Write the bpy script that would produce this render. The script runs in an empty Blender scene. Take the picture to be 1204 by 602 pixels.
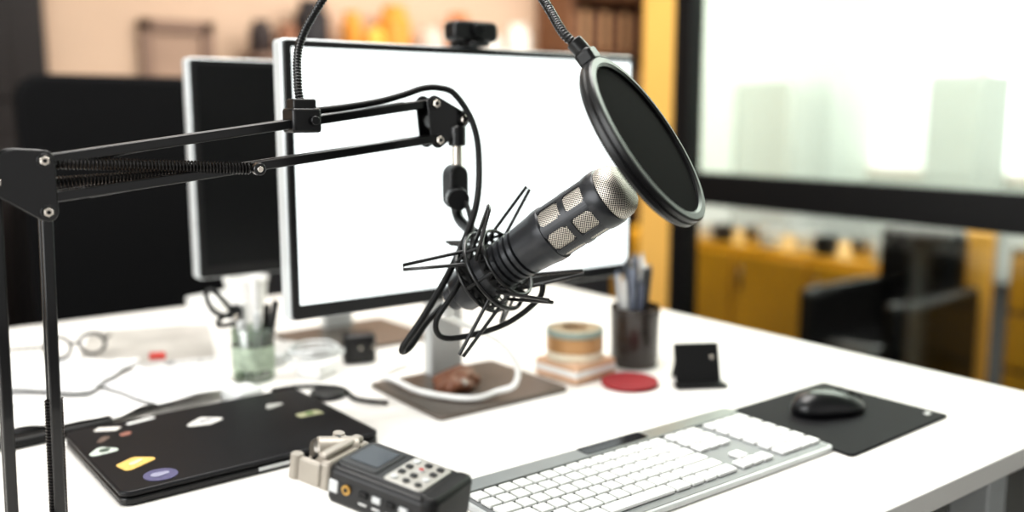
import bpy, bmesh, math, random
from mathutils import Vector, Matrix
from mathutils import noise as mnoise
random.seed(4)
sc=bpy.context.scene
V=Vector
# ------------------------------------------------------------------ materials
def lin(c):
    return tuple(((x/255)/12.92 if x/255<=.04045 else ((x/255+.055)/1.055)**2.4) for x in c)
MC={}
def mat(name,col,rough=.5,metal=0.,noise=.12,scale=30.,bump=0.,emis=0.,trans=0.,coat=0.,spec=.5):
    if name in MC: return MC[name]
    m=bpy.data.materials.new(name); m.use_nodes=True
    nt=m.node_tree; b=nt.nodes['Principled BSDF']
    c=lin(col)
    tc=nt.nodes.new('ShaderNodeTexCoord'); nz=nt.nodes.new('ShaderNodeTexNoise')
    nz.inputs['Scale'].default_value=scale; nz.inputs['Detail'].default_value=4
    nt.links.new(tc.outputs['Object'],nz.inputs['Vector'])
    mx=nt.nodes.new('ShaderNodeMix'); mx.data_type='RGBA'
    mx.inputs[6].default_value=(*[x*(1-noise) for x in c],1); mx.inputs[7].default_value=(*[min(1,x*(1+noise*.5)) for x in c],1)
    nt.links.new(nz.outputs['Fac'],mx.inputs[0]); nt.links.new(mx.outputs[2],b.inputs['Base Color'])
    b.inputs['Roughness'].default_value=rough; b.inputs['Metallic'].default_value=metal; b.inputs['Specular IOR Level'].default_value=spec
    if trans: b.inputs['Transmission Weight'].default_value=trans
    if coat: b.inputs['Coat Weight'].default_value=coat
    if emis:
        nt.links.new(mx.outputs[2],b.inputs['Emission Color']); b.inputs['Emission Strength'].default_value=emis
    if bump:
        bp=nt.nodes.new('ShaderNodeBump'); bp.inputs['Strength'].default_value=bump; bp.inputs['Distance'].default_value=.002
        nt.links.new(nz.outputs['Fac'],bp.inputs['Height']); nt.links.new(bp.outputs[0],b.inputs['Normal'])
    MC[name]=m; return m
def grille_mat():
    m=bpy.data.materials.new('woven_steel_mesh'); m.use_nodes=True; nt=m.node_tree; b=nt.nodes['Principled BSDF']
    uv=nt.nodes.new('ShaderNodeTexCoord'); mp=nt.nodes.new('ShaderNodeMapping'); mp.inputs['Rotation'].default_value=(0,0,math.radians(45))
    vo=nt.nodes.new('ShaderNodeTexVoronoi'); vo.voronoi_dimensions='2D'; vo.inputs['Scale'].default_value=520; vo.inputs['Randomness'].default_value=0
    rp=nt.nodes.new('ShaderNodeValToRGB'); rp.color_ramp.elements[0].position=.30; rp.color_ramp.elements[1].position=.50
    rp.color_ramp.elements[0].color=(.02,.018,.016,1); rp.color_ramp.elements[1].color=(.72,.67,.60,1)
    nt.links.new(uv.outputs['UV'],mp.inputs[0]); nt.links.new(mp.outputs[0],vo.inputs['Vector']); nt.links.new(vo.outputs['Distance'],rp.inputs[0])
    nt.links.new(rp.outputs[0],b.inputs['Base Color']); b.inputs['Metallic'].default_value=.7; b.inputs['Roughness'].default_value=.36
    bp=nt.nodes.new('ShaderNodeBump'); bp.inputs['Strength'].default_value=.6; bp.inputs['Distance'].default_value=.0006
    nt.links.new(vo.outputs['Distance'],bp.inputs['Height']); nt.links.new(bp.outputs[0],b.inputs['Normal'])
    return m
def glass_mat(name,tint,refl=.12,rough=.05):
    m=bpy.data.materials.new(name); m.use_nodes=True; nt=m.node_tree; nt.nodes.clear()
    o=nt.nodes.new('ShaderNodeOutputMaterial'); t=nt.nodes.new('ShaderNodeBsdfTransparent'); g=nt.nodes.new('ShaderNodeBsdfGlossy'); x=nt.nodes.new('ShaderNodeMixShader')
    t.inputs[0].default_value=(*lin(tint),1); g.inputs['Roughness'].default_value=rough; x.inputs[0].default_value=refl
    nt.links.new(t.outputs[0],x.inputs[1]); nt.links.new(g.outputs[0],x.inputs[2]); nt.links.new(x.outputs[0],o.inputs[0]); return m

BLK=mat('black_plastic',(15,15,17),.35); BLKM=mat('black_powder_coated_steel',(13,13,15),.28,.1,coat=.25); CHROME=mat('brushed_chrome',(215,208,198),.22,1.)
MICB=mat('microphone_charcoal_enamel',(52,53,56),.30,.3,scale=200); MESH=grille_mat()
RUB=mat('black_rubber',(12,12,13),.5,spec=.35); SILV=mat('silver_plastic',(198,200,200),.4,.2); WHITE=mat('white_plastic',(232,232,230),.35)
# ------------------------------------------------------------------ builders
class S: par=None; M=Matrix.Identity(4)
def group(name,loc,M=None):
    e=bpy.data.objects.new(name,None); e.location=loc; e.empty_display_size=.03; sc.collection.objects.link(e)
    S.par=e; S.M=M if M is not None else Matrix.Identity(4); return e
def top(): S.par=None; S.M=Matrix.Identity(4)
def fin(bm,name,m,smooth=True,bevel=0,seg=2,angle=35):
    bm.transform(S.M)
    bmesh.ops.recalc_face_normals(bm,faces=bm.faces)
    me=bpy.data.meshes.new(name); bm.to_mesh(me); bm.free()
    mn=V([min(v.co[i] for v in me.vertices) for i in range(3)]); mx=V([max(v.co[i] for v in me.vertices) for i in range(3)]); c=(mn+mx)/2
    me.transform(Matrix.Translation(-c))
    o=bpy.data.objects.new(name,me); o.location=c; sc.collection.objects.link(o)
    if m: me.materials.append(m)
    if smooth:
        for p in me.polygons: p.use_smooth=True
        try: me.set_sharp_from_angle(angle=math.radians(angle))
        except Exception: pass
    if S.par:
        o.parent=S.par; o.matrix_parent_inverse=Matrix.Translation(-V(S.par.location))
    if bevel:
        b=o.modifiers.new('bevel','BEVEL'); b.width=bevel; b.segments=seg; b.limit_method='ANGLE'; b.angle_limit=math.radians(40)
    return o
def addbox(bm,c,s,R=None):
    M=Matrix.Translation(V(c)) @ (R.to_4x4() if R else Matrix.Identity(4)) @ Matrix.Diagonal((*s,1))
    bmesh.ops.create_cube(bm,size=1,matrix=M)
def box(name,c,s,m,bevel=.002,rot=0,R=None,seg=2):
    bm=bmesh.new(); addbox(bm,c,s,R if R is not None else Matrix.Rotation(rot,3,'Z')); return fin(bm,name,m,bevel=bevel,seg=seg)
def boxes(name,L,m,bevel=.001):
    bm=bmesh.new()
    for c,s in L: addbox(bm,c,s)
    return fin(bm,name,m,bevel=bevel)
def frameM(p,z,x=None):
    z=V(z).normalized(); x=V(x) if x is not None else (V((0,0,1)) if abs(z.z)<.9 else V((1,0,0)))
    x=(x-z*x.dot(z)).normalized(); y=z.cross(x)
    M=Matrix((x,y,z)).transposed().to_4x4(); M.translation=V(p); return M
def lathe(name,prof,m,M=None,n=48,closed=False,bevel=0):
    bm=bmesh.new(); uvl=bm.loops.layers.uv.new('UVMap'); rings=[]; arc=[0]
    for i in range(1,len(prof)): arc.append(arc[-1]+math.dist(prof[i],prof[i-1]))
    rm=max(p[0] for p in prof)
    for r,z in prof: rings.append([bm.verts.new((r*math.cos(2*math.pi*k/n),r*math.sin(2*math.pi*k/n),z)) for k in range(n)])
    K=len(prof); rng=range(K if closed else K-1)
    for i in rng:
        a=rings[i];b=rings[(i+1)%K]
        for k in range(n):
            f=bm.faces.new((a[k],a[(k+1)%n],b[(k+1)%n],b[k]))
            us=[k,k+1,k+1,k]; vs=[arc[i],arc[i],arc[(i+1)%K],arc[(i+1)%K]]
            for l,u,v in zip(f.loops,us,vs): l[uvl].uv=(u*2*math.pi*rm/n,v)
    bmesh.ops.remove_doubles(bm,verts=bm.verts,dist=1e-7)
    if M is not None: bm.transform(M)
    return fin(bm,name,m,bevel=bevel)
def cyl(name,p1,p2,r,m,r2=None,n=28,bevel=0):
    p1=V(p1);p2=V(p2);h=(p2-p1).length; r2=r if r2 is None else r2
    e=min(r*.12,h*.15)
    return lathe(name,[(0,0),(r-e,0),(r,e),(r2,h-e),(r2-e,h),(0,h)],m,frameM(p1,p2-p1),n)
def bar(name,p1,p2,w,h,m,up=(0,0,1),bevel=.0015):
    p1=V(p1);p2=V(p2);M=frameM((p1+p2)/2,p2-p1,up); bm=bmesh.new()
    bmesh.ops.create_cube(bm,size=1,matrix=M@Matrix.Diagonal((h,w,(p2-p1).length,1))); return fin(bm,name,m,bevel=bevel)
def crom(pts,res,closed=False):
    pts=[V(p) for p in pts]; n=len(pts); out=[]
    g=lambda i: pts[i%n] if closed else pts[max(0,min(n-1,i))]
    for i in range(n if closed else n-1):
        p0,p1,p2,p3=g(i-1),g(i),g(i+1),g(i+2)
        for k in range(res):
            t=k/res; out.append(.5*((2*p1)+(p2-p0)*t+(2*p0-5*p1+4*p2-p3)*t*t+(3*p1-p0-3*p2+p3)*t**3))
    if not closed: out.append(pts[-1])
    return out
def sweep(bm,pts,r,n=10,closed=False,rf=None):
    K=len(pts); t0=(pts[1]-pts[0]).normalized(); nx=t0.orthogonal().normalized(); rings=[]; L=0
    for i,p in enumerate(pts):
        if closed: t=(pts[(i+1)%K]-pts[i-1]).normalized()
        else: t=(pts[min(i+1,K-1)]-pts[max(i-1,0)]).normalized()
        nx=(nx-t*nx.dot(t)).normalized(); ny=t.cross(nx)
        if i: L+=(p-pts[i-1]).length
        rr=rf(L) if rf else r
        rings.append([bm.verts.new(p+nx*math.cos(2*math.pi*k/n)*rr+ny*math.sin(2*math.pi*k/n)*rr) for k in range(n)])
    for i in range(K if closed else K-1):
        a=rings[i];b=rings[(i+1)%K]
        for k in range(n): bm.faces.new((a[k],a[(k+1)%n],b[(k+1)%n],b[k]))
    if not closed: bm.faces.new(rings[0][::-1]); bm.faces.new(rings[-1])
def tube(name,pts,r,m,res=10,n=10,closed=False,rf=None):
    bm=bmesh.new(); sweep(bm,crom(pts,res,closed) if res>1 else [V(p) for p in pts],r,n,closed,rf); return fin(bm,name,m,angle=60)
def spring(name,p1,p2,R,r,turns,m):
    M=frameM(p1,V(p2)-V(p1)); L=(V(p2)-V(p1)).length; pts=[]
    for i in range(int(turns*10)+1):
        a=2*math.pi*i/10; pts.append(M@V((R*math.cos(a),R*math.sin(a),L*i/(turns*10))))
    return tube(name,pts,r,m,res=1,n=5)
def hullplate(name,cs,zs,M,m,bevel=.001):
    bm=bmesh.new()
    for x,y,r in cs:
        for k in range(20):
            for z in zs: bm.verts.new(M@V((x+r*math.cos(k*math.pi/10),y+r*math.sin(k*math.pi/10),z)))
    bmesh.ops.convex_hull(bm,input=bm.verts); bmesh.ops.dissolve_limit(bm,angle_limit=.02,verts=bm.verts,edges=bm.edges)
    return fin(bm,name,m,bevel=bevel)
def slab(name,c,sx,sy,h,rad,m,rot=0,bevel=.001):
    M=Matrix.Translation(V(c))@Matrix.Rotation(rot,4,'Z')
    x,y=sx/2-rad,sy/2-rad
    return hullplate(name,[(x,y,rad),(-x,y,rad),(-x,-y,rad),(x,-y,rad)],(0,h),M,m,bevel)
def vslab(name,cx,cz,y0,y1,sx,sz,rad,m,bevel=.001):
    M=Matrix(((1,0,0,cx),(0,0,1,0),(0,1,0,cz),(0,0,0,1))); x,y=sx/2-rad,sz/2-rad
    return hullplate(name,[(x,y,rad),(-x,y,rad),(-x,-y,rad),(x,-y,rad)],(y0,y1),M,m,bevel)
# ------------------------------------------------------------------ room
top()
FLOOR=mat('dark_carpet',(30,28,29),.9,noise=.3,scale=60,bump=.3)
WALLB=mat('beige_plaster',(206,178,154),.8,noise=.10,scale=3)
WALLW=mat('white_plaster',(240,242,239),.8,noise=.04,scale=3)
box('floor',(2,1,-.05),(9,8.4,.1),FLOOR,0)
box('ceiling',(2,1,3.05),(9,8.4,.1),WALLW,0)
box('wall_back',(2,5.05,1.5),(8.8,.1,3),WALLB,0)
box('wall_right',(6.45,1,1.5),(.1,8.2,3),WALLW,0)
box('wall_left',(-2.45,1,1.5),(.1,8.2,3),WALLW,0)
box('wall_partition',(5.37,4.0,1.5),(2.06,.08,3),WALLW,0)
box('baseboard_back',(2,4.985,.06),(8.7,.03,.12),BLK,.003)
DW=mat('dark_walnut',(28,18,15),.5,noise=.4,scale=8)
group('door_1',(.45,4.97,0))
box('door_leaf',(.4,4.965,1.1),(1.1,.05,2.2),DW,.004); boxes('door_panels',[((.4,4.935,.6),(.8,.02,.8)),((.4,4.935,1.6),(.8,.02,.8))],DW,.008)
cyl('door_handle',(.85,4.94,1.05),(.85,4.88,1.05),.012,CHROME)
top()
group('picture_frame',(1.58,4.97,1.35))
FR=mat('taupe_frame_wood',(138,112,96),.6)
boxes('frame_rails',[((1.58,4.97,1.585),(.38,.03,.06)),((1.58,4.97,1.2),(.38,.03,.06)),((1.42,4.97,1.39),(.06,.03,.44)),((1.74,4.97,1.39),(.06,.03,.44))],FR,.004)
box('print',(1.58,4.985,1.39),(.3,.01,.36),mat('print_paper',(170,142,122),.7,noise=.3,scale=6),0)
group('wall_shelf',(2.9,4.85,1.40))
box('shelf_board',(2.9,4.85,1.43),(2.0,.28,.03),FR,.003); boxes('shelf_brackets',[((2.2,4.93,1.36),(.03,.12,.12)),((3.6,4.93,1.36),(.03,.12,.12))],BLK,.003)
group('shelf_storage_jars',(2.9,4.85,1.446))
cols=[(225,150,60),(240,190,90),(190,115,60),(240,235,225),(60,50,48),(215,200,185),(150,105,80),(40,36,38)]
x=1.98;i=0
while x<3.8:
    w=random.uniform(.05,.1);h=random.uniform(.16,.34);k=[4,6,7,0,1,0,5,2,3,3,5,3,5,7,6,7,2,6][i%18]
    mm=mat('jar_colour_%d'%k,cols[k],.4)
    lathe('jar_%d'%i,[(0,0),(w*.9,0),(w,.01),(w,h*.75),(w*.7,h*.85),(w*.7,h),(0,h)],mm,Matrix.Translation((x,4.84,1.447)),20)
    x+=w*2+random.uniform(.0,.07); i+=1
group('tall_bookcase',(4.3,4.75,0))
BW=mat('brown_oak',(128,90,64),.5,noise=.3,scale=10)
boxes('carcass',[((3.98,4.8,1.15),(.03,.34,2.3)),((4.72,4.8,1.15),(.03,.34,2.3)),((4.35,4.96,1.15),(.76,.02,2.3))]+[((4.35,4.8,.05+.37*k),(.72,.34,.03)) for k in range(7)],BW,.003)
bk=[(150,110,80),(60,40,32),(190,150,110),(90,62,48)]
for c in range(4): 
    boxes('books_%d'%c,[((4.05+.045*j,4.78,.20+.37*r),(.038,.2,.22+.02*((j*7+r)%4))) for r in range(6) for j in range(14) if (j*3+r*5)%4==c],mat('book_cloth_%d'%c,bk[c],.7),.002)
group('storage_cabinet',(2.5,4.6,0))
DK=mat('charcoal_laminate',(24,23,26),.5)
box('carcass',(2.3,4.4,.42),(3.2,.5,.84),DK,.005)
boxes('cabinet_doors',[((1.05+.62*k,4.14,.42),(.59,.02,.76)) for k in range(5)],DK,.004)
boxes('cabinet_handles',[((1.05+.62*k+.22,4.12,.6),(.015,.02,.12)) for k in range(5)],CHROME,.003)
# ------------------------------------------------------------------ glazed partition on the right
group('glazed_partition',(2.2,1,0))
ALU=mat('black_aluminium_frame',(16,16,18),.45,.2)
YEL=mat('yellow_ochre_lacquer',(246,194,106),.5,noise=.08,scale=4)
box('post_black',(2.2,2.005,1.5),(.06,.07,3),ALU,.003)
box('post_yellow',(2.2,2.108,1.5),(.06,.135,3),YEL,.003)
box('post_near',(2.2,-1.6,1.5),(.07,.075,3),ALU,.003)
box('mullion',(2.2,.2,.907),(.06,3.6,.095),ALU,.003)
box('sill',(2.2,.2,.03),(.06,3.6,.06),ALU,.003)
box('pane_upper',(2.2,.2,1.98),(.008,3.56,2.05),glass_mat('pale_green_glass',(240,247,241),.10,.15),0)
box('pane_lower',(2.2,.2,.46),(.008,3.56,.8),glass_mat('clear_glass',(235,238,235),.08),0)
group('window_1',(6.38,2.2,1.6))
GLOW=mat('daylit_window_pane',(250,252,251),.5,emis=.8,noise=.02)
boxes('panes',[((6.39,y,1.75),(.01,1.0,2.0)) for y in (-.7,.4,1.5,2.6,3.45)],GLOW,0)
boxes('window_bars',[((6.37,y,1.75),(.05,.07,2.1)) for y in (-.15,.95,2.05,3.15)]+[((6.37,1.6,.72),(.05,4.8,.06)),((6.37,1.6,2.78),(.05,4.8,.06))],mat('glowing_pinkish_frame',(236,220,213),.6,emis=.3),.004)  # bars given their own emission so they look backlit and bright
LOCK=mat('glowing_pale_grey_locker',(206,208,205),.6,emis=.1)  # faint emission mixed into the grey to lift it
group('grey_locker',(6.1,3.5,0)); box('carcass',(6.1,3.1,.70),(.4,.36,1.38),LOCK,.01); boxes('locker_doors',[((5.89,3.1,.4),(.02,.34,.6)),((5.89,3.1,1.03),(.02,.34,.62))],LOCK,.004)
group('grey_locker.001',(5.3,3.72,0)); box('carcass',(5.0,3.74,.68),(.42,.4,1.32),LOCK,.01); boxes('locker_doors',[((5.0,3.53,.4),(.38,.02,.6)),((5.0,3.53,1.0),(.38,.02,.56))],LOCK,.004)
OCH=mat('gold_reflection_ochre',(214,158,44),.28,noise=.35,scale=4)  # ochre standing in for gold reflections in the lower glass
group('ochre_stand_in_sideboard',(3.6,2.7,0))  # made-up cabinet carrying the gold reflection colour
box('carcass',(3.6,2.75,.28),(.5,1.6,.52),OCH,.006)
boxes('sideboard_doors',[((3.335,2.13+.40*k,.28),(.02,.38,.46)) for k in range(4)],OCH,.004)
boxes('sideboard_handles',[((3.32,2.28+.40*k,.40),(.015,.02,.10)) for k in range(4)],CHROME,.003)
group('bokeh_highlight_crockery',(3.5,2.6,.54))  # invented cups, put here to give blurred bright highlights
for k in range(9):
    yy=2.03+k*.14; mm=[WHITE,CHROME,BLK,WHITE][k%4]
    lathe('cup_%d'%k,[(0,0),(.04,0),(.05,.01),(.055,.075),(.05,.075),(.045,.012),(0,.01)],mm,Matrix.Translation((3.42+.06*(k%2),yy,.541)),20)
group('orange_cabinet',(3.5,1.25,0))
DOC=mat('dark_olive_laminate',(104,80,32),.4,noise=.4,scale=5)
box('carcass',(3.62,1.1,.33),(.5,.85,.66),DOC,.006)
box('side_panel',(3.3,1.60,.36),(.04,.095,.72),mat('glowing_orange_lacquer',(250,186,84),.5,emis=.15),.004)  # orange strip is brightened by a little emission of its own
boxes('drawers',[((3.36,1.1,.12+.21*k),(.02,.82,.19)) for k in range(3)],OCH,.004)
group('black_leather_armchair',(2.95,1.72,0))
LEA=mat('black_leather',(10,10,12),.22,noise=.3,scale=40,bump=.2)
slab('seat_cushion',(2.95,1.73,.20),.50,.26,.18,.06,LEA,bevel=.03); slab('plinth',(2.95,1.73,.04),.52,.32,.16,.03,LEA,bevel=.01)
slab('arm_far',(2.95,1.89,.04),.52,.07,.50,.03,LEA,bevel=.025); slab('arm_near',(2.95,1.57,.04),.52,.07,.50,.03,LEA,bevel=.025)
slab('back_cushion',(3.15,1.73,.20),.12,.30,.53,.05,LEA,bevel=.03)
boxes('feet',[((x,y,.02),(.04,.04,.04)) for x in(2.74,3.16) for y in(1.59,1.87)],CHROME,.002)
# ------------------------------------------------------------------ office chair (black, behind the desk)
CF=mat('black_chair_fabric',(12,12,14),.85,noise=.3,scale=90,bump=.3,spec=.2)
def chair(loc,rz,back_top=1.22,w=.5):
    group('office_chair',loc,Matrix.Translation(V(loc))@Matrix.Rotation(rz,4,'Z'))
    slab('seat',(0,0,.44),w,.48,.08,.1,CF,bevel=.02)
    h=back_top-.58; M=Matrix(((1,0,0,0),(0,0,1,0),(0,1,0,.58+h/2),(0,0,0,1)))
    hullplate('backrest',[(w/2-.06,h/2-.06,.06),(-w/2+.06,h/2-.06,.06),(-w/2+.09,-h/2+.08,.08),(w/2-.09,-h/2+.08,.08)],(.2,.26),M,CF,.015)
    bar('back_support',(0,.15,.43),(0,.28,.75),.06,.02,BLK)
    cyl('gas_column',(0,0,.1),(0,0,.44),.025,BLK)
    for k in range(5):
        a=k*2*math.pi/5; d=V((math.cos(a),math.sin(a),0))
        bar('base_leg_%d'%k,(0,0,.11),d*.28+V((0,0,.075)),.04,.03,BLK)
        c=d*.28+V((0,0,.03)); t=V((-d.y,d.x,0))*.02; cyl('castor_%d'%k,c-t,c+t,.03,RUB,n=16)
    for s in(-1,1):
        tube('armrest_%d'%s,[(s*w*.5,.15,.46),(s*(w/2+.05),.12,.6),(s*(w/2+.05),0,.66),(s*(w/2+.05),-.15,.66)],.016,BLK)
chair((.66,1.98+.22,0),0,1.225,.54)
top()
# ------------------------------------------------------------------ desk
group('white_desk',(.45,1.15,0))
DESK=mat('white_laminate',(232,229,225),.36,noise=.03,scale=6)
box('desk_top',(.4185,1.1525,.7375),(1.797,1.385,.025),DESK,.0015)
boxes('desk_legs',[((x,y,.355),(.05,.05,.71)) for x in(-.4,1.2) for y in(.56,1.76)],SILV,.002)
boxes('desk_rails',[((.4,.56,.695),(1.55,.03,.035)),((.4,1.76,.695),(1.55,.03,.035)),((1.2,1.16,.695),(.03,1.17,.035)),((-.4,1.16,.695),(.03,1.17,.035))],SILV,.002)
# ------------------------------------------------------------------ monitors
SCR=bpy.data.materials.new('lit_white_screen'); SCR.use_nodes=True
_n=SCR.node_tree; _b=_n.nodes['Principled BSDF']; _b.inputs['Emission Color'].default_value=(.93,1,1,1); _b.inputs['Emission Strength'].default_value=1.4; _b.inputs['Base Color'].default_value=(.2,.2,.2,1)
OFF=mat('dark_screen_glass',(12,13,15),.3,noise=.1,spec=.3)
MSIL=mat('monitor_silver_rim',(214,219,221),.35,.3); BRZ=mat('grey_bronze_metal',(112,104,97),.35,.6,noise=.15,scale=50)
def monitor(x0,x1,z0,z1,y,scr,bz=BLK):
    cx=(x0+x1)/2;cz=(z0+z1)/2;w=x1-x0;h=z1-z0
    group('computer_monitor',(cx,y,.75))
    vslab('housing',cx,cz,y+.002,y+.026,w,h,.006,MSIL,.002)
    vslab('bezel',cx,cz,y-.003,y+.004,w-.004,h-.004,.006,bz,.001)
    vslab('screen',cx,cz+.005,y-.004,y,w-.022,h-.030,.001,scr,0)
    vslab('rear_bulge',cx,cz,y+.024,y+.045,w*.6,h*.6,.03,SILV,.006)
    ny=y+.085
    vslab('neck',cx-.01,.87,ny-.008,ny+.012,.055,.24,.004,SILV,.002)
    bar('neck_joint',(cx-.01,y+.04,cz-.01),(cx-.01,ny+.01,cz-.01),.05,.05,SILV)
    slab('base_plate',(cx-.020,y+.008,.75),.212,.185,.006,.008,BRZ,bevel=.001)
monitor(.445,1.010,.883,1.218,1.03,SCR)
monitor(.458,1.020,.880,1.214,1.40,OFF,bz=mat('dark_bezel',(18,18,20),.4))
group('webcam',(.712,1.035,1.218))
vslab('body',.712,1.238,1.018,1.045,.07,.026,.008,BLK,.004)
box('clip',(.712,1.048,1.212),(.035,.02,.03),BLK,.003); box('foot',(.712,1.032,1.2215),(.03,.045,.006),BLK,.002)
cyl('lens',(.712,1.019,1.239),(.712,1.012,1.239),.009,OFF)
# ------------------------------------------------------------------ keyboard
group('computer_keyboard',(.69,.667,.75))
KC=mat('keyboard_grey_tray',(132,134,135),.45,.3)
slab('case',(.6925,.6655,.7505),.425,.160,.006,.008,SILV); slab('key_tray',(.6925,.654,.7562),.417,.128,.0008,.004,KC,bevel=0)
slab('rear_bar',(.6925,.734,.7505),.425,.026,.0105,.008,mat('grey_aluminium',(150,152,151),.3,.7))
slab('black_insert',(.70,.736,.7607),.095,.020,.0010,.003,mat('gloss_black',(12,12,14),.12),bevel=.0003)
kb=bmesh.new()
for r in range(6):
    y=.7095-.0200*r
    lay=[(.487,[1]*15),(.487,[1]*13+[2]),(.487,[1.5]+[1]*12+[1.5]),(.487,[1.8]+[1]*11+[2.2]),(.487,[2.3]+[1]*10+[2.7]),(.487,[1.2,1,1.2,1.3,5,1.3,1.1,1.1,1.8])][r]
    x=lay[0]; sc_=.268/sum(lay[1])
    for wq in lay[1]:
        w=wq*sc_; addbox(kb,(x+w/2,y,.7592),(w-.0034,.0162,.0040)); x+=w
    for k in range(3):
        if r==3 or (r==4 and k!=1): continue
        addbox(kb,(.771+k*.0178,y,.7592),(.0145,.0162,.0040))
    for k in range(4):
        if r==5 and k==1: continue
        z0=(r==5 and k==0)
        addbox(kb,(.838+k*.0178+(.0089 if z0 else 0),y,.7592),(.0324 if z0 else .0145,.0162,.0040))
fin(kb,'keys',mat('white_keycaps',(240,240,238),.4,noise=.02),bevel=.0010)
# ------------------------------------------------------------------ mouse pad + mouse
group('mouse_pad',(1.015,.658,.75))
PADM=mat('black_pad_cloth',(20,20,23),.75,noise=.2,scale=300,spec=.25)
hullplate('pad',[(.918,.743,.006),(1.12,.747,.006),(1.12,.575,.006),(.908,.568,.006)],(.7505,.7535),Matrix.Identity(4),PADM,.0006)
box('logo_tag',(1.108,.588,.7538),(.008,.006,.0006),WHITE,0)
_m=Matrix.Translation((1.012,.668,.7537))@Matrix.Rotation(math.radians(-18),4,'Z')
group('computer_mouse',(1.012,.668,.754),_m)
bm=bmesh.new(); bmesh.ops.create_uvsphere(bm,u_segments=32,v_segments=20,radius=1)
for v in bm.verts:
    x,y,z=v.co
    zz=max(z,-.25); wy=.030*(1-.12*math.exp(-((x+.1)/.35)**2)); v.co=V((x*.052,y*wy,(zz+.25)*.024*(1-.25*x)))
fin(bm,'shell',mat('mouse_satin_black',(14,14,17),.28),angle=80)
cyl('scroll_wheel',(.03,-.004,.017),(.03,.004,.017),.009,RUB,n=20); box('button_split',(.03,0,.0195),(.042,.0012,.006),RUB,0,R=Matrix.Rotation(.35,3,'Y'))
# ------------------------------------------------------------------ laptop with stickers
LM=Matrix.Translation((.355,1.030,.7505))@Matrix.Rotation(math.radians(1.5),4,'Z')
group('laptop',(.355,1.030,.75),LM)
LB=mat('laptop_matt_black',(24,24,27),.45,.1,scale=120,spec=.35)
slab('base',(0,0,.0),.290,.228,.008,.012,BLK,bevel=.002); slab('lid',(0,0,.0086),.290,.228,.006,.012,LB,bevel=.002)
slab('edge_label',(.02,-.1135,.003),.05,.003,.004,.001,SILV,bevel=0)
S.M=Matrix.Identity(4)
LZ=.7652
def sticker(n,x,y,shape,col,rz=0,z=LZ):
    M=Matrix.Translation((x,y,z))@Matrix.Rotation(rz,4,'Z'); hullplate(n,shape,(0,.0006),M,mat('sticker_'+n,col,.5,noise=.35,scale=180),0)
sticker('sticker_yellow',.247,.987,[(-.014,-.005,.006),(.014,-.004,.006),(.008,.010,.006),(-.010,.009,.006)],(222,186,108),.5)
sticker('sticker_yellow_art',.247,.988,[(-.004,0,.004),(.006,.001,.003)],(240,222,176),.5,z=LZ+.0007)
sticker('sticker_purple',.258,.939,[(0,0,.017)],(92,90,122))
sticker('sticker_purple_core',.258,.939,[(-.004,0,.006),(.005,.001,.004)],(150,150,172),z=LZ+.0007)
sticker('sticker_mint',.228,1.045,[(-.008,-.004,.007),(.008,-.002,.007),(0,.008,.006)],(196,204,196)); sticker('sticker_mint_core',.229,1.046,[(0,0,.005),(.004,.002,.003)],(70,84,74),z=LZ+.0007)
sticker('sticker_white',.350,1.076,[(-.015,-.002,.006),(.002,.012,.006),(.016,.0,.006),(.002,-.008,.005)],(220,218,214))
sticker('sticker_white_art',.352,1.078,[(-.005,0,.003),(.006,.001,.002)],(140,140,150),z=LZ+.0007)
sticker('sticker_strip',.290,1.126,[(-.014,0,.0035),(.014,0,.0035)],(236,236,234),.2)
sticker('sticker_note',.250,1.118,[(-.012,-.004,.002),(.010,-.004,.002),(.012,.005,.002),(-.010,.005,.002)],(226,222,216),-.5)
sticker('sticker_green',.464,1.028,[(-.012,-.004,.004),(.012,-.004,.004),(.010,.006,.004),(-.012,.005,.004)],(172,172,140)); sticker('sticker_green_core',.464,1.029,[(0,0,.005)],(110,132,84),z=LZ+.0007)
sticker('sticker_flower',.236,1.085,[(-.006,-.003,.004),(.006,0,.005)],(104,88,80),.7)
sticker('sticker_rose',.262,1.088,[(0,0,.006),(.004,.003,.004)],(150,104,92))
sticker('sticker_grey',.44,1.085,[(-.008,-.003,.004),(.010,0,.005),(0,.008,.003)],(170,170,166),.3)
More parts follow.
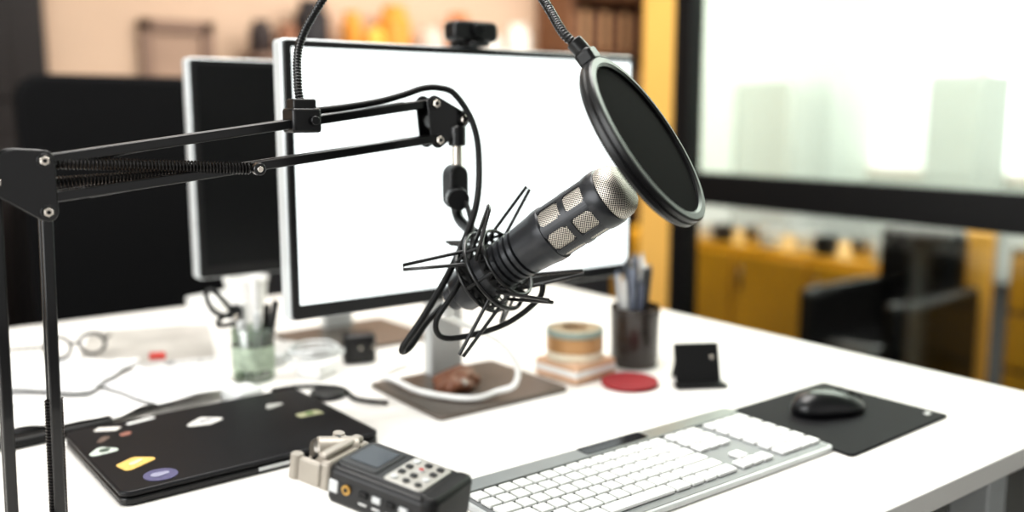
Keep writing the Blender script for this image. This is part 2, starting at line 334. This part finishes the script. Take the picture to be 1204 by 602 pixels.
# ------------------------------------------------------------------ loose papers
def sheet(name,c,sx,sy,rz,m,amp=.002,z=.751,fr=7):
    bm=bmesh.new(); bmesh.ops.create_grid(bm,x_segments=30,y_segments=30,size=.5)
    ph=random.random()*6
    for v in bm.verts:
        x,y=v.co.x,v.co.y; v.co=V((x*sx,y*sy,amp*(1.2+math.sin(x*fr+ph)*math.cos(y*fr*.9+ph)*.8+math.sin(x*fr*2.3+y*fr*1.7+ph)*.3)))
    bm.transform(Matrix.Translation((c[0],c[1],z))@Matrix.Rotation(rz,4,'Z')); return fin(bm,name,m,angle=80)
def stripes(name,base,ink,sc_=120):
    m=bpy.data.materials.new(name); m.use_nodes=True; nt=m.node_tree; b=nt.nodes['Principled BSDF']; b.inputs['Roughness'].default_value=.7
    tc=nt.nodes.new('ShaderNodeTexCoord'); w=nt.nodes.new('ShaderNodeTexWave'); w.inputs['Scale'].default_value=sc_/6; w.inputs['Distortion'].default_value=.6; w.bands_direction='Y'
    n=nt.nodes.new('ShaderNodeTexNoise'); n.inputs['Scale'].default_value=60
    mu=nt.nodes.new('ShaderNodeMath'); mu.operation='MULTIPLY'; rp=nt.nodes.new('ShaderNodeValToRGB'); rp.color_ramp.elements[0].position=.38; rp.color_ramp.elements[1].position=.5
    rp.color_ramp.elements[0].color=(*lin(base),1); rp.color_ramp.elements[1].color=(*lin(ink),1)
    nt.links.new(tc.outputs['Object'],w.inputs['Vector']); nt.links.new(tc.outputs['Object'],n.inputs['Vector']); nt.links.new(w.outputs['Fac'],mu.inputs[0]); nt.links.new(n.outputs['Fac'],mu.inputs[1])
    nt.links.new(mu.outputs[0],rp.inputs[0]); nt.links.new(rp.outputs[0],b.inputs['Base Color']); return m
PAP=mat('white_paper',(232,231,229),.7,noise=.05); PAP2=stripes('printed_paper',(222,222,222),(150,152,156)); PAP3=mat('grey_card',(176,176,178),.7,noise=.15)
group('loose_papers',(.3,1.36,.75))
sheet('sheet_1',(.20,1.30),.21,.24,.25,PAP3,.002); sheet('sheet_2',(.29,1.32),.20,.25,.45,PAP,.004,.755,9); sheet('sheet_3',(.365,1.26),.12,.15,.25,PAP2,.002,.764,5)
sheet('sheet_4',(.24,1.41),.16,.2,.9,PAP2,.003,.766); sheet('sheet_5',(.20,1.22),.14,.09,-.1,PAP,.003,.763)
group('magazine',(.40,1.50,.75)); slab('magazine_body',(.42,1.55,.7505),.20,.26,.006,.003,PAP2,rot=-.3); slab('magazine_cover',(.42,1.55,.7566),.198,.258,.0006,.003,mat('magazine_cover_ink',(190,186,180),.35,noise=.6,scale=14),rot=-.3,bevel=0)
group('black_eyeglasses',(.27,1.47,.77))
for s in(-1,1): tube('rim_%d'%s,[(.292+s*.024+.018*math.cos(t),1.47+.010*math.sin(t),.789+.014*math.sin(t)) for t in [k*math.pi/5 for k in range(10)]],.0024,RUB,closed=True,res=3)
tube('bridge',[(.286,1.47,.791),(.292,1.469,.794),(.298,1.47,.791)],.002,RUB); tube('temple_1',[(.252,1.472,.792),(.222,1.50,.788),(.205,1.54,.780)],.002,RUB); tube('temple_2',[(.332,1.472,.792),(.35,1.51,.788),(.36,1.55,.780)],.002,RUB)
group('white_gift_box',(.60,1.76,.75)); box('box_body',(.62,1.74,.765),(.12,.08,.028),PAP,.003,rot=.3); box('box_lid',(.62,1.74,.782),(.124,.084,.008),WHITE,.003,rot=.3)
group('paper_cup',(.60,1.60,.75)); lathe('cup_wall',[(0,0),(.026,0),(.028,.003),(.037,.09),(.039,.09),(.039,.094),(.035,.094),(.026,.006),(0,.006)],PAP,Matrix.Translation((.60,1.58,.7505)),28)
group('charger_puck',(.425,1.205,.75)); slab('puck',(.440,1.190,.7505),.05,.04,.014,.010,SILV,rot=.4,bevel=.004); slab('puck_top',(.440,1.190,.764),.03,.022,.002,.008,WHITE,rot=.4,bevel=.001)
group('red_marker_cap',(.39,1.40,.76)); cyl('cap',(.375,1.385,.777),(.395,1.375,.777),.006,mat('red_plastic',(170,50,40),.4))
group('black_pouch',(.20,1.21,.75)); 
S.M=Matrix.Translation((.205,1.172,.7505))@Matrix.Rotation(.1,4,'Z')
slab('pouch_body',(0,0,0),.13,.03,.012,.010,RUB,bevel=.004)
group('black_desk_cable',(.50,1.18,.75))
tube('cable',[(.48,1.185,.7545),(.52,1.178,.7545),(.56,1.14,.7545),(.555,1.08,.7545),(.58,1.04,.7545)],.003,RUB)
group('white_power_adapter',(.575,1.24,.75))
slab('brick',(.570,1.235,.7505),.048,.048,.022,.008,WHITE,rot=.5,bevel=.004)
tube('cord_coil',[(.568+.040*(1+.14*math.sin(k*1.7))*math.cos(k*.7),1.235+.036*(1+.14*math.cos(k*1.3))*math.sin(k*.7),.777+.0012*k*(.6)) for k in range(26)],.0025,SILV,res=8)
group('black_plug_adapter',(.655,1.26,.75))
slab('plug_body',(.655,1.262,.7505),.050,.036,.046,.010,BLK,rot=-.3,bevel=.005); cyl('prong_1',(.645,1.244,.78),(.641,1.228,.78),.0025,CHROME,n=12); cyl('prong_2',(.663,1.239,.78),(.659,1.223,.78),.0025,CHROME,n=12)
group('black_lens_cap',(.52,1.14,.75)); lathe('cap',[(0,0),(.023,0),(.024,.001),(.024,.006),(.022,.008),(.018,.0072),(0,.0072)],BLK,Matrix.Translation((.535,1.125,.7505)),36)
group('silver_usb_hub',(.545,1.32,.75)); S.M=Matrix.Translation((.56,1.345,.7505))@Matrix.Rotation(.9,4,'Z')
slab('hub_body',(0,0,0),.09,.032,.02,.006,SILV,bevel=.003); boxes('ports',[((-.03+.02*k,-.0158,.010),(.012,.002,.005)) for k in range(4)],RUB,0)
# ------------------------------------------------------------------ brush jar
group('brush_jar',(.48,1.275,.75)); JX,JY=.488,1.268
JG=glass_mat('green_tinted_glass',(212,222,212),.2,.12)
lathe('glass',[(0,0),(.026,0),(.030,.004),(.030,.072),(.028,.077),(.026,.072),(.026,.006),(0,.006)],JG,Matrix.Translation((JX,JY,.7505)),36)
lathe('label',[(.0304,.018),(.0304,.052)],mat('mint_label',(178,192,172),.6,noise=.75,scale=70),Matrix.Translation((JX,JY,.7505)),36)
it=[((-.012,0),(-.02,.01,.11),.005,BLK),((.01,.006),(.006,.0,.150),.0058,PAP),((.0,-.01),(.004,-.012,.10),.006,SILV),((.012,-.01),(.03,-.018,.115),.005,BLK),((-.008,.012),(-.006,.018,.11),.006,WHITE),((.016,.006),(.028,.01,.105),.005,RUB),((-.016,-.008),(-.02,-.01,.09),.006,SILV)]
for k,(a,b,r,m_) in enumerate(it): cyl('brush_%d'%k,(JX+a[0],JY+a[1],.758),(JX+b[0],JY+b[1],.7505+b[2]),r,m_,n=14)
tube('scissor_handle_1',[(JX-.030,JY+.004,.858),(JX-.050,JY+.01,.884),(JX-.060,JY+.012,.880),(JX-.052,JY+.008,.856),(JX-.030,JY+.004,.846)],.0036,BLK,closed=True)
tube('scissor_handle_2',[(JX-.016,JY+.004,.856),(JX-.026,JY+.01,.850),(JX-.042,JY+.012,.842),(JX-.045,JY+.008,.834),(JX-.020,JY+.004,.838)],.0036,BLK,closed=True)
cyl('scissor_blades',(JX-.004,JY,.758),(JX-.022,JY+.005,.848),.004,CHROME,n=12)
# ------------------------------------------------------------------ leather pouch lying on the monitor base
group('brown_leather_pouch',(.685,1.04,.757))
WD=mat('brown_leather',(128,84,62),.4,noise=.45,scale=45,bump=.4)
bm=bmesh.new(); bmesh.ops.create_icosphere(bm,subdivisions=5,radius=1)
for v in bm.verts:
    c=v.co.copy(); n=mnoise.noise(c*1.8)*.22+mnoise.noise(c*5)*.05; c*=(1+n)
    v.co=V((c.x*.040,c.y*.028,max(0,c.z+.35)*.020))
bm.transform(Matrix.Translation((.688,1.040,.7566))@Matrix.Rotation(.5,4,'Z')); fin(bm,'pouch',WD,angle=80)
cyl('snap_button',(.682,1.012,.770),(.680,1.007,.772),.005,CHROME)
# ------------------------------------------------------------------ tape rolls on box
group('cardboard_tape_box',(.876,1.0,.75)); box('box',(.874,1.002,.7645),(.084,.084,.027),mat('salmon_card',(214,176,146),.6,noise=.2,scale=15),.003,rot=.1); box('box_band',(.874,1.002,.765),(.0852,.0852,.009),PAP,.001,rot=.1)
group('tape_roll',(.874,1.002,.78))
TM=Matrix.Translation((.872,1.002,.7787))
lathe('lower_roll',[(.020,0),(.0405,0),(.041,.001),(.041,.011),(.0405,.012),(.020,.012)],mat('cream_tape',(226,214,192),.5),TM,48,closed=True)
lathe('copper_roll',[(.020,.0122),(.0405,.0122),(.0415,.0132),(.0415,.033),(.0405,.034),(.020,.034)],mat('tan_tape',(184,142,98),.35,.3),TM,48,closed=True)
lathe('top_roll',[(.020,.0342),(.0410,.0342),(.042,.035),(.042,.043),(.041,.044),(.020,.044)],mat('grey_teal_tape',(146,156,146),.45),TM,48,closed=True)
lathe('core',[(.018,.002),(.0205,.002),(.0205,.0448),(.018,.0448)],mat('card_core',(180,152,120),.7),TM,36,closed=True)
lathe('top_label',[(.021,.0444),(.037,.0446),(.0375,.0440)],mat('label_tan',(190,170,140),.6,noise=.4,scale=60),TM,40)
# ------------------------------------------------------------------ pencil holder
group('pencil_holder',(.985,.99,.75)); PX,PY=.985,.992
lathe('cup',[(0,0),(.034,0),(.036,.003),(.038,.092),(.036,.092),(.034,.006),(0,.006)],mat('smoked_acrylic',(84,76,72),.15,trans=.5),Matrix.Translation((PX,PY,.7505)),40)
PC=[(70,72,78),(215,215,215),(35,35,38),(120,126,140),(226,226,224),(90,85,80),(180,175,170),(80,86,104),(60,60,62)]
for k in range(15):
    a=k*2.4; r=.006+.020*((k*37%10)/10); h=.125+.045*((k*53%10)/10); rr=.0038 if k%3 else .0055
    p1=V((PX+r*.6*math.cos(a),PY+r*.6*math.sin(a),.758)); p2=V((PX+r*1.35*math.cos(a),PY+r*1.35*math.sin(a),.7505+h))
    cyl('pen_%d'%k,p1,p2,rr,mat('pen_colour_%d'%(k%9),PC[k%9],.35),n=14)
    d=(p2-p1).normalized(); cyl('pen_tip_%d'%k,p2,p2+d*.008,rr*.8,mat('pen_colour_%d'%((k+2)%9),PC[(k+2)%9],.35),r2=.0012,n=12)
# ------------------------------------------------------------------ red disc, phone stand
group('red_coaster',(.905,.918,.75))
lathe('coaster',[(0,0),(.038,0),(.0405,.002),(.0405,.006),(.038,.0075),(.034,.0065),(0,.0065)],mat('crimson_felt',(142,28,36),.6,noise=.25,scale=200),Matrix.Translation((.903,.917,.7505)),48)
group('phone_stand',(.985,.868,.75),Matrix.Translation((.985,.868,.7505))@Matrix.Rotation(math.radians(-30),4,'Z'))
Rx=Matrix.Rotation(math.radians(-18),3,'X')
box('front_panel',(0,-.006,.029),(.066,.004,.060),RUB,.0015,R=Rx); box('rear_panel',(0,.022,.026),(.05,.003,.06),RUB,.0015,R=Matrix.Rotation(math.radians(28),3,'X')); box('lip',(0,-.024,.003),(.074,.02,.004),RUB,.001)
cyl('rivet',(.018,-.012,.04),(.018,-.016,.041),.0025,CHROME,n=12)
# ------------------------------------------------------------------ boom arm
group('microphone_boom_arm',(.15,.86,.75))
HB=V((.144,.857,1.0763)); Z=V((0,0,1)); d=V((.9994,-.034,0)).normalized(); nrm=V((.034,.9994,0)).normalized()
def ap(o,a,b,c=0): return o+d*a+Z*b+nrm*c
PM=Matrix((d,Z,-nrm)).transposed().to_4x4(); PM.translation=HB
hp=[(.0105,.0165,.0085),(.0105,-.026,.0085),(-.026,.0,.0095),(-.010,.010,.0165)]
for s in(-1,1): hullplate('hub_plate_%d'%s,hp,(s*.0125-.0012,s*.0125+.0012),PM,BLKM)
cyl('hub_core',ap(HB,-.006,.0,-.011),ap(HB,-.006,.0,.011),.018,BLKM)
def bolt(n,p,r=.005):
    cyl(n+'_washer',p-nrm*.0138,p-nrm*.0155,r*1.15,BLKM,n=20); cyl(n,p-nrm*.0155,p-nrm*.0190,r*.8,CHROME,n=6)
    cyl(n+'_dimple',p-nrm*.0190,p-nrm*.0197,r*.35,RUB,n=12); cyl(n+'_shaft',p-nrm*.013,p+nrm*.016,r*.6,CHROME,n=12)
for k,(a,b) in enumerate([(.0105,.0165),(.0105,-.026),(-.026,-.0)]): bolt('hub_bolt_%d'%k,ap(HB,a,b),.0050)
U1=ap(HB,.0105,.0165)+d*.004;U2=V((.5415,.8717,1.142)); L1=ap(HB,.0105,-.015)+d*.004;L2=V((.5439,.8647,1.1043))
for s,nm in((-.0078,'near'),(.0078,'far')):
    bar('upper_bar_'+nm,U1+nrm*s,U2+nrm*s,.0048,.0090,BLKM); bar('lower_bar_'+nm,L1+nrm*s,L2+nrm*s,.0048,.0090,BLKM)
bar('upper_bar_web',U1+d*.03,U2-d*.03,.014,.004,BLKM); bar('lower_bar_web',L1+d*.03,L2-d*.03,.014,.004,BLKM)
SS=mat('spring_steel_black',(44,42,42),.3,.8)
sp=V((.336,.854,1.0797))
spring('upper_spring',ap(HB,.018,.0145,-.005),sp-d*.004-nrm*.004,.0048,.0011,56,SS)
spring('upper_spring_far',ap(HB,.018,-.003,.005),sp-d*.004+nrm*.005,.0042,.0010,56,SS)
cyl('spring_anchor',sp-nrm*.017,sp+nrm*.014,.003,CHROME,n=14); cyl('spring_anchor_cap',sp-nrm*.020,sp-nrm*.012,.0060,BLKM,n=18); cyl('spring_anchor_dot',sp-nrm*.021,sp-nrm*.0195,.0028,CHROME,n=12)
EC=V((.556,.869,1.124)); EM=Matrix((d,Z,-nrm)).transposed().to_4x4(); EM.translation=EC
ep=[(-.013,.018,.009),(-.009,-.021,.009),(.022,.001,.009)]
for s in(-1,1): hullplate('end_plate_%d'%s,ep,(s*.0125-.0012,s*.0125+.0012),EM,BLKM)
cyl('end_core',ap(EC,0,0,-.011),ap(EC,0,0,.011),.016,BLKM)
for k,(a,b,r) in enumerate(ep): bolt('end_bolt_%d'%k,ap(EC,a,b),.0058)
NK=V((.572,.858,0))
cyl('neck_collar',NK+Z*1.096,NK+Z*1.118,.010,BLKM); cyl('neck_rod',NK+Z*1.066,NK+Z*1.105,.0058,CHROME); cyl('neck_ring',NK+Z*1.070,NK+Z*1.075,.008,CHROME)
KB=V((.568,.856,1.049))
hullplate('knuckle',[(0,.015,.012),(0,-.010,.012)],(-.010,.010),Matrix.Translation(KB)@PM.to_3x3().to_4x4(),BLK,.003)
cyl('knuckle_knob',KB+V((-.004,-.008,-.008)),KB+V((-.012,-.024,-.010)),.0125,BLK,n=14)
lean=V((-.007,.005,0))
A1=ap(HB,.0105,-.026);A2=ap(HB,-.026,-.001); B1=V((A1.x,A1.y,.768))+lean; B2=V((A2.x,A2.y,.768))+lean
for s in(-.0078,.0078):
    bar('post_bar_a_%d'%(s>0),A1+nrm*s,B1+nrm*s,.0048,.0090,BLKM,up=d); bar('post_bar_b_%d'%(s>0),A2+nrm*s,B2+nrm*s,.0048,.0090,BLKM,up=d)
pr=(A1-B1).normalized()
spring('post_spring',B1,B1+pr*.118,.0068,.0011,42,SS)
BC=(B1+B2)/2
hullplate('base_bracket',[(-.018,.0,.007),(.018,0,.007),(0,-.006,.008)],(-.013,.013),Matrix.Translation(V((BC.x,BC.y,.768)))@PM.to_3x3().to_4x4(),BLKM)
lathe('base_flange',[(0,0),(.026,0),(.028,.002),(.028,.006),(.026,.007),(.012,.008),(.010,.009),(.010,.012),(0,.012)],BLKM,Matrix.Translation((BC.x,BC.y,.7505)))
# ------------------------------------------------------------------ microphone
T=V((.528,.807,.937));H=V((.616,.637,1.064)); ax=(H-T).normalized(); e=V((-.3665,.434,.8225)); e=(e-ax*e.dot(ax)).normalized(); g=ax.cross(e)
MM=frameM(T,ax,e)
group('studio_microphone',T,MM)
prof=[(0,0),(.012,0),(.014,.002),(.014,.012),(.0205,.015),(.0225,.018),(.0235,.05)]
z=.072
prof+=[(.0240,.070)]
for k in range(5):
    prof+=[(.0241+k*.0003,z),(.0216,z+.0008),(.0216,z+.0024),(.0244+k*.0003,z+.0032)]; z+=.0075
prof+=[(.0272,.124),(.0283,.131),(.0289,.134),(.0289,.1415),(.0272,.143),(.0,.143)]
lathe('body',prof,MICB,n=64)
lathe('grille_inner',[(.0262,.14),(.0268,.145),(.0268,.200),(.0262,.205)],MESH,n=64)
lathe('grille_ring_mid',[(.0264,.1675),(.0284,.1680),(.0284,.1740),(.0264,.1745)],MICB,n=64)
lathe('grille_ring_front',[(.0264,.196),(.0286,.1965),(.0292,.201),(.0292,.2095),(.0285,.2115),(.0270,.212)],MICB,n=64)
bm=bmesh.new()
for k in range(6):
    a=k*math.pi/3+.35
    for da in(-.12,-.04,.04,.12):
        R=Matrix.Rotation(a+da,4,'Z'); bmesh.ops.create_cube(bm,size=1,matrix=R@Matrix.Translation((.0272,0,.170))@Matrix.Diagonal((.0022,.0026,.060,1)))
    for zc in(.155,.185):   # rounded window corners
        for sa in(-1,1):
            for sz in(-1,1):
                R=Matrix.Rotation(a+sa*.175,4,'Z'); bmesh.ops.create_cube(bm,size=1,matrix=R@Matrix.Translation((.0270,0,zc+sz*.0112))@Matrix.Rotation(sa*sz*.78,4,'X')@Matrix.Diagonal((.0018,.0032,.0040,1)))
fin(bm,'grille_ribs',MICB,bevel=.0003)
lathe('grille_dome',[(.0272,.2105),(.0276,.216),(.0268,.2215),(.0245,.2262),(.0205,.2298),(.0150,.2322),(.008,.2336),(0,.234)],MESH,n=64)
cyl('usb_socket',(0,0,-.004),(0,0,.002),.009,CHROME)
# ------------------------------------------------------------------ shock mount
Mc=T+ax*.064
group('microphone_shock_mount',Mc,frameM(Mc,ax,e))
def ringpts(r,z,n=32): return [(r*math.cos(2*math.pi*k/n),r*math.sin(2*math.pi*k/n),z) for k in range(n)]
tube('ring_front',ringpts(.0375,.016),.0019,BLKM,res=2,closed=True); tube('ring_rear',ringpts(.0375,-.020),.0019,BLKM,res=2,closed=True)
tube('ring_outer',ringpts(.044,-.002),.0023,BLKM,res=2,closed=True)
lathe('inner_cradle',[(.0243,-.028),(.0272,-.028),(.0272,-.016),(.0243,-.016)],RUB,closed=True); lathe('inner_cradle_front',[(.0248,.000),(.0275,.000),(.0275,.006),(.0248,.006)],RUB,closed=True)
for k in range(4):
    a=math.pi/4+k*math.pi/2
    for s in(1,-1):
        tip=V((.075*math.cos(a),.075*math.sin(a),s*.058)); tt=V((-math.sin(a),math.cos(a),0))
        q0=V((.037*math.cos(a-.24),.037*math.sin(a-.24),s*.004)); q1=V((.037*math.cos(a+.24),.037*math.sin(a+.24),s*.004))
        tube('wire_fin_%d_%d'%(k,s),[q0,(q0+tip-tt*.003)*.5,tip-tt*.0028,tip+tt*.0028,(q1+tip+tt*.003)*.5,q1],.0019,BLKM,res=1,n=8)
bm=bmesh.new()
for k in range(16):
    a=2*math.pi*k/16; b=a+math.pi/16
    for (r1,z1,r2,z2) in((.0375,.016,.027,.003),(.0375,-.020,.027,-.022)):
        for q in(b,b-math.pi/8): sweep(bm,[V((r1*math.cos(a),r1*math.sin(a),z1)),V((r2*math.cos(q),r2*math.sin(q),z2))],.0012,6)
for k in range(8):
    a=2*math.pi*k/8
    sweep(bm,[V((.0375*math.cos(a),.0375*math.sin(a),.016)),V((.044*math.cos(a),.044*math.sin(a),-.002)),V((.0375*math.cos(a),.0375*math.sin(a),-.020))],.0017,6)
fin(bm,'elastic_cords',RUB)
S.M=Matrix.Identity(4)
tube('mount_lug',[KB+V((0,0,-.018)),KB+V((-.002,-.012,-.034)),V((.560,.805,1.004))],.006,BLK,n=14)
# ------------------------------------------------------------------ cables
group('black_microphone_cable',(.55,.86,1.1))
tube('cable',[(.400,.8640,1.1330),(.44,.8655,1.1375),(.48,.868,1.1435),(.512,.870,1.151),(.535,.869,1.158),(.552,.863,1.159),(.568,.855,1.152),(.582,.842,1.122),(.579,.826,1.0845),(.556,.800,1.032),(.520,.790,.976),(.487,.795,.9256),(.470,.805,.897),(.472,.812,.888),(.482,.812,.893),(.500,.812,.914),(.516,.813,.925),(.524,.8105,.932)],.0036,RUB,res=12)
tube('cable_second_loop',[(.566,.842,1.05),(.560,.815,1.02),(.540,.785,.99),(.510,.770,.955),(.490,.775,.925),(.500,.780,.905),(.528,.770,.905),(.560,.748,.918),(.585,.730,.942),(.590,.728,.958)],.0030,RUB,res=12)
group('white_usb_cable',(.65,1.0,.76))
tube('cable',[(.536,.818,.925),(.560,.87,.905),(.606,.935,.885),(.655,.965,.862),(.700,.955,.836),(.722,.945,.803),(.722,.950,.775),(.705,.965,.765),(.665,.970,.7615),(.63,1.03,.7615),(.628,1.10,.7615),(.64,1.16,.757),(.70,1.19,.7555)],.0042,WHITE,res=12)
cyl('usb_plug',(.524,.806,.933),(.548,.842,.915),.0062,SILV)
# ------------------------------------------------------------------ pop filter
PCn=V((.577,.574,1.1075))
group('pop_filter',PCn,frameM(PCn,ax,e))
lathe('hoop_outer',[(.0740,-.0065),(.0820,-.0065),(.0832,-.005),(.0832,-.001),(.0820,0),(.0832,.001),(.0832,.005),(.0820,.0065),(.0765,.0068),(.0740,.005)],BLK,n=96,closed=True)
lathe('hoop_back',[(.0715,-.009),(.0790,-.009),(.0800,-.0065),(.0715,-.0065)],BLK,n=96,closed=True)
NY=mat('black_nylon_mesh',(8,7,6),.9,noise=.35,scale=900,spec=.12)
lathe('nylon_front',[(0,.0035),(.04,.0034),(.0745,.003)],NY,n=64); lathe('nylon_back',[(0,-.0045),(.04,-.0044),(.0745,-.004)],NY,n=64)
box('hoop_clamp',(.0875,0,-.001),(.014,.022,.016),BLK,.003); cyl('clamp_barrel',(.0875,0,-.001),(.106,0,-.004),.0075,BLK); cyl('clamp_screw',(.0885,-.010,-.001),(.0885,-.019,-.001),.005,BLK,n=12)
S.M=Matrix.Identity(4)
P0=PCn+e*.104-ax*.004
rf=lambda L:.0041+.00045*math.sin(L*2*math.pi/.0032)
gp=[P0,P0+e*.012+V((0,.006,0)),V((.540,.672,1.236)),V((.536,.730,1.290)),V((.508,.810,1.328)),V((.460,.857,1.296)),V((.423,.873,1.2435)),V((.400,.880,1.20)),V((.392,.870,1.160)),V((.392,.864,1.140))]
gpp=crom(gp,60)
bm=bmesh.new(); sweep(bm,gpp,.004,10,rf=rf); fin(bm,'gooseneck',BLKM,angle=60)
CP=V((.392,.8635,1.1245))
box('bar_clamp',CP,(.030,.030,.024),BLK,.003,R=Matrix((d,nrm,Z)).transposed()); box('bar_clamp_top',CP+Z*.014,(.024,.020,.014),BLK,.002,R=Matrix((d,nrm,Z)).transposed())
cyl('clamp_screw_side',CP-nrm*.015+d*.006,CP-nrm*.021+d*.006,.0045,BLK)
# ------------------------------------------------------------------ field recorder on mini tripod
a_=V((.895,.445,0)).normalized(); b_=V((.438,-.881,-.15)); b_=(b_-a_*b_.dot(a_)).normalized(); z_=b_.cross(a_)
RC=V((.343,.626,.841)); RM=Matrix((b_,a_,z_)).transposed().to_4x4(); RM.translation=RC; RM=RM@Matrix.Scale(.88,4)
group('handheld_audio_recorder',RC,RM)
RB=mat('recorder_black_rubber',(20,20,22),.42); RS=mat('recorder_silver_panel',(184,182,176),.35,.5); RG=mat('recorder_warm_grey',(162,155,145),.38,.3)
slab('body',(.018,0,-.020),.112,.070,.035,.010,RB,bevel=.004); slab('face',(.018,0,.0145),.104,.060,.003,.008,BLK,bevel=.001)
slab('grip_end',(.066,0,-.0205),.020,.071,.038,.009,RUB,bevel=.004)
slab('button_panel',(.036,0,.0168),.040,.054,.0016,.004,RS,bevel=.0005)
slab('display_frame',(-.012,0,.0168),.040,.050,.0016,.003,BLK,bevel=.0005); slab('display',(-.012,.002,.0182),.030,.036,.0006,.001,mat('lcd_glass',(44,50,58),.15),bevel=0)
for i in range(3):
    for j in range(4): slab('button_%d%d'%(i,j),(.023+i*.0125,-.019+j*.0125,.0183),.0066,.0066,.0016,.002 if j else .0032,RB if (i+j)%3 else SILV,bevel=.0004)
cyl('record_button',(.0355,.006,.0186),(.0355,.006,.0206),.0025,mat('red_plastic',(170,50,40),.4),n=20)
cyl('gain_port',(-.014,-.0348,-.001),(-.014,-.037,-.001),.0045,mat('brass',(200,160,90),.3,.8)); cyl('gain_port_hole',(-.014,-.0368,-.001),(-.014,-.0374,-.001),.0025,RUB)
for k,x in enumerate((.004,.018,.032,.046)): box('side_switch_%d'%k,(x,-.0355,0),(.009,.003,.006),SILV if k%2 else RUB,.0008); box('side_mark_%d'%k,(x,-.0353,-.009),(.008,.001,.0015),WHITE,0)
box('side_slot',(-.028,-.0355,-.002),(.010,.002,.012),SILV,.001)
slab('mic_collar',(-.043,0,-.014),.014,.064,.029,.005,RG,bevel=.003)
for s in(-1,1):
    p=V((-.058,s*.012,.002+s*.005)); q=p+V((-.014,-s*.018,0)); w=p+V((.014,s*.010,0))
    cyl('capsule_%d'%s,w,q,.0135,RG); cyl('capsule_mesh_%d'%s,q,q+(q-p).normalized()*.004,.012,mat('capsule_steel',(120,116,110),.3,.8),r2=.010)
    cyl('capsule_band_%d'%s,p,p+(q-p)*.15,.0138,BLK)
    box('guard_%d'%s,(-.060,s*.031,.0),(.030,.006,.024),RG,.002)
    cyl('guard_tip_%d'%s,(-.074,s*.031,-.011),(-.074,s*.031,.013),.006,RG)
box('guard_front_bar',(-.048,0,.017),(.010,.058,.006),RG,.002)
S.M=Matrix.Identity(4)
TB=RC-z_*.018
group('mini_tripod',(TB.x,TB.y,.75))
cyl('mount_plate',TB-z_*.006,TB-z_*.0004,.016,BLK); cyl('ball_stem',(TB-z_*.004),(TB.x,TB.y,.798),.007,BLK)
lathe('hub',[(0,0),(.012,0),(.014,.003),(.014,.016),(.010,.02),(0,.02)],BLK,Matrix.Translation((TB.x,TB.y,.782)))
for k,an in enumerate((200,318,80)):
    A=math.radians(an); dd=V((math.cos(A),math.sin(A),0)); tube('leg_%d'%k,[V((TB.x,TB.y,.79))+dd*.006,V((TB.x,TB.y,.786))+dd*.03,V((TB.x,TB.y,.7555))+dd*.075],.0045,BLK); 
    cyl('foot_%d'%k,V((TB.x,TB.y,.7505))+dd*.075,V((TB.x,TB.y,.757))+dd*.075,.006,RUB)
# ------------------------------------------------------------------ lights
def area(name,loc,tgt,sx,sy,E,col=(1,1,1)):
    l=bpy.data.lights.new(name,'AREA'); l.shape='RECTANGLE'; l.size=sx; l.size_y=sy; l.energy=E; l.color=col
    o=bpy.data.objects.new(name,l); o.location=loc; o.rotation_euler=(V(tgt)-V(loc)).to_track_quat('-Z','Y').to_euler(); sc.collection.objects.link(o)
area('ceiling_light_desk',(.6,1.3,2.9),(.6,1.3,0),1.8,1.2,66,(1,.975,.945))
area('window_light_left',(-2.2,.6,1.7),(1,1,1),2.4,1.8,70,(.98,.99,1))
area('ceiling_light_back',(2.4,3.4,2.9),(2.4,3.9,0),2.0,1.5,55,(1,.95,.9))
area('fill_light_next_room',(4.0,2.0,2.9),(4.2,2.2,0),2.2,3,190,(1,.99,.97))  # added area fill, brightens the room behind the glass
w=bpy.data.worlds.new('world'); sc.world=w; w.use_nodes=True
w.node_tree.nodes['Background'].inputs[0].default_value=(1,.985,.965,1); w.node_tree.nodes['Background'].inputs[1].default_value=.72
# ------------------------------------------------------------------ camera
cam=bpy.data.cameras.new('camera'); co=bpy.data.objects.new('camera',cam); sc.collection.objects.link(co); sc.camera=co
cam.sensor_width=36; cam.lens=32.56; cam.clip_start=.02
F=V((.5959,.7888,-.1507)); co.location=(0,0,1.13); co.rotation_euler=F.to_track_quat('-Z','Y').to_euler()
cam.dof.use_dof=True; cam.dof.focus_distance=.86; cam.dof.aperture_fstop=1.8
sc.view_settings.view_transform='Standard'
try: sc.view_settings.look='Medium High Contrast'
except Exception as ex: print('LOOK',ex)
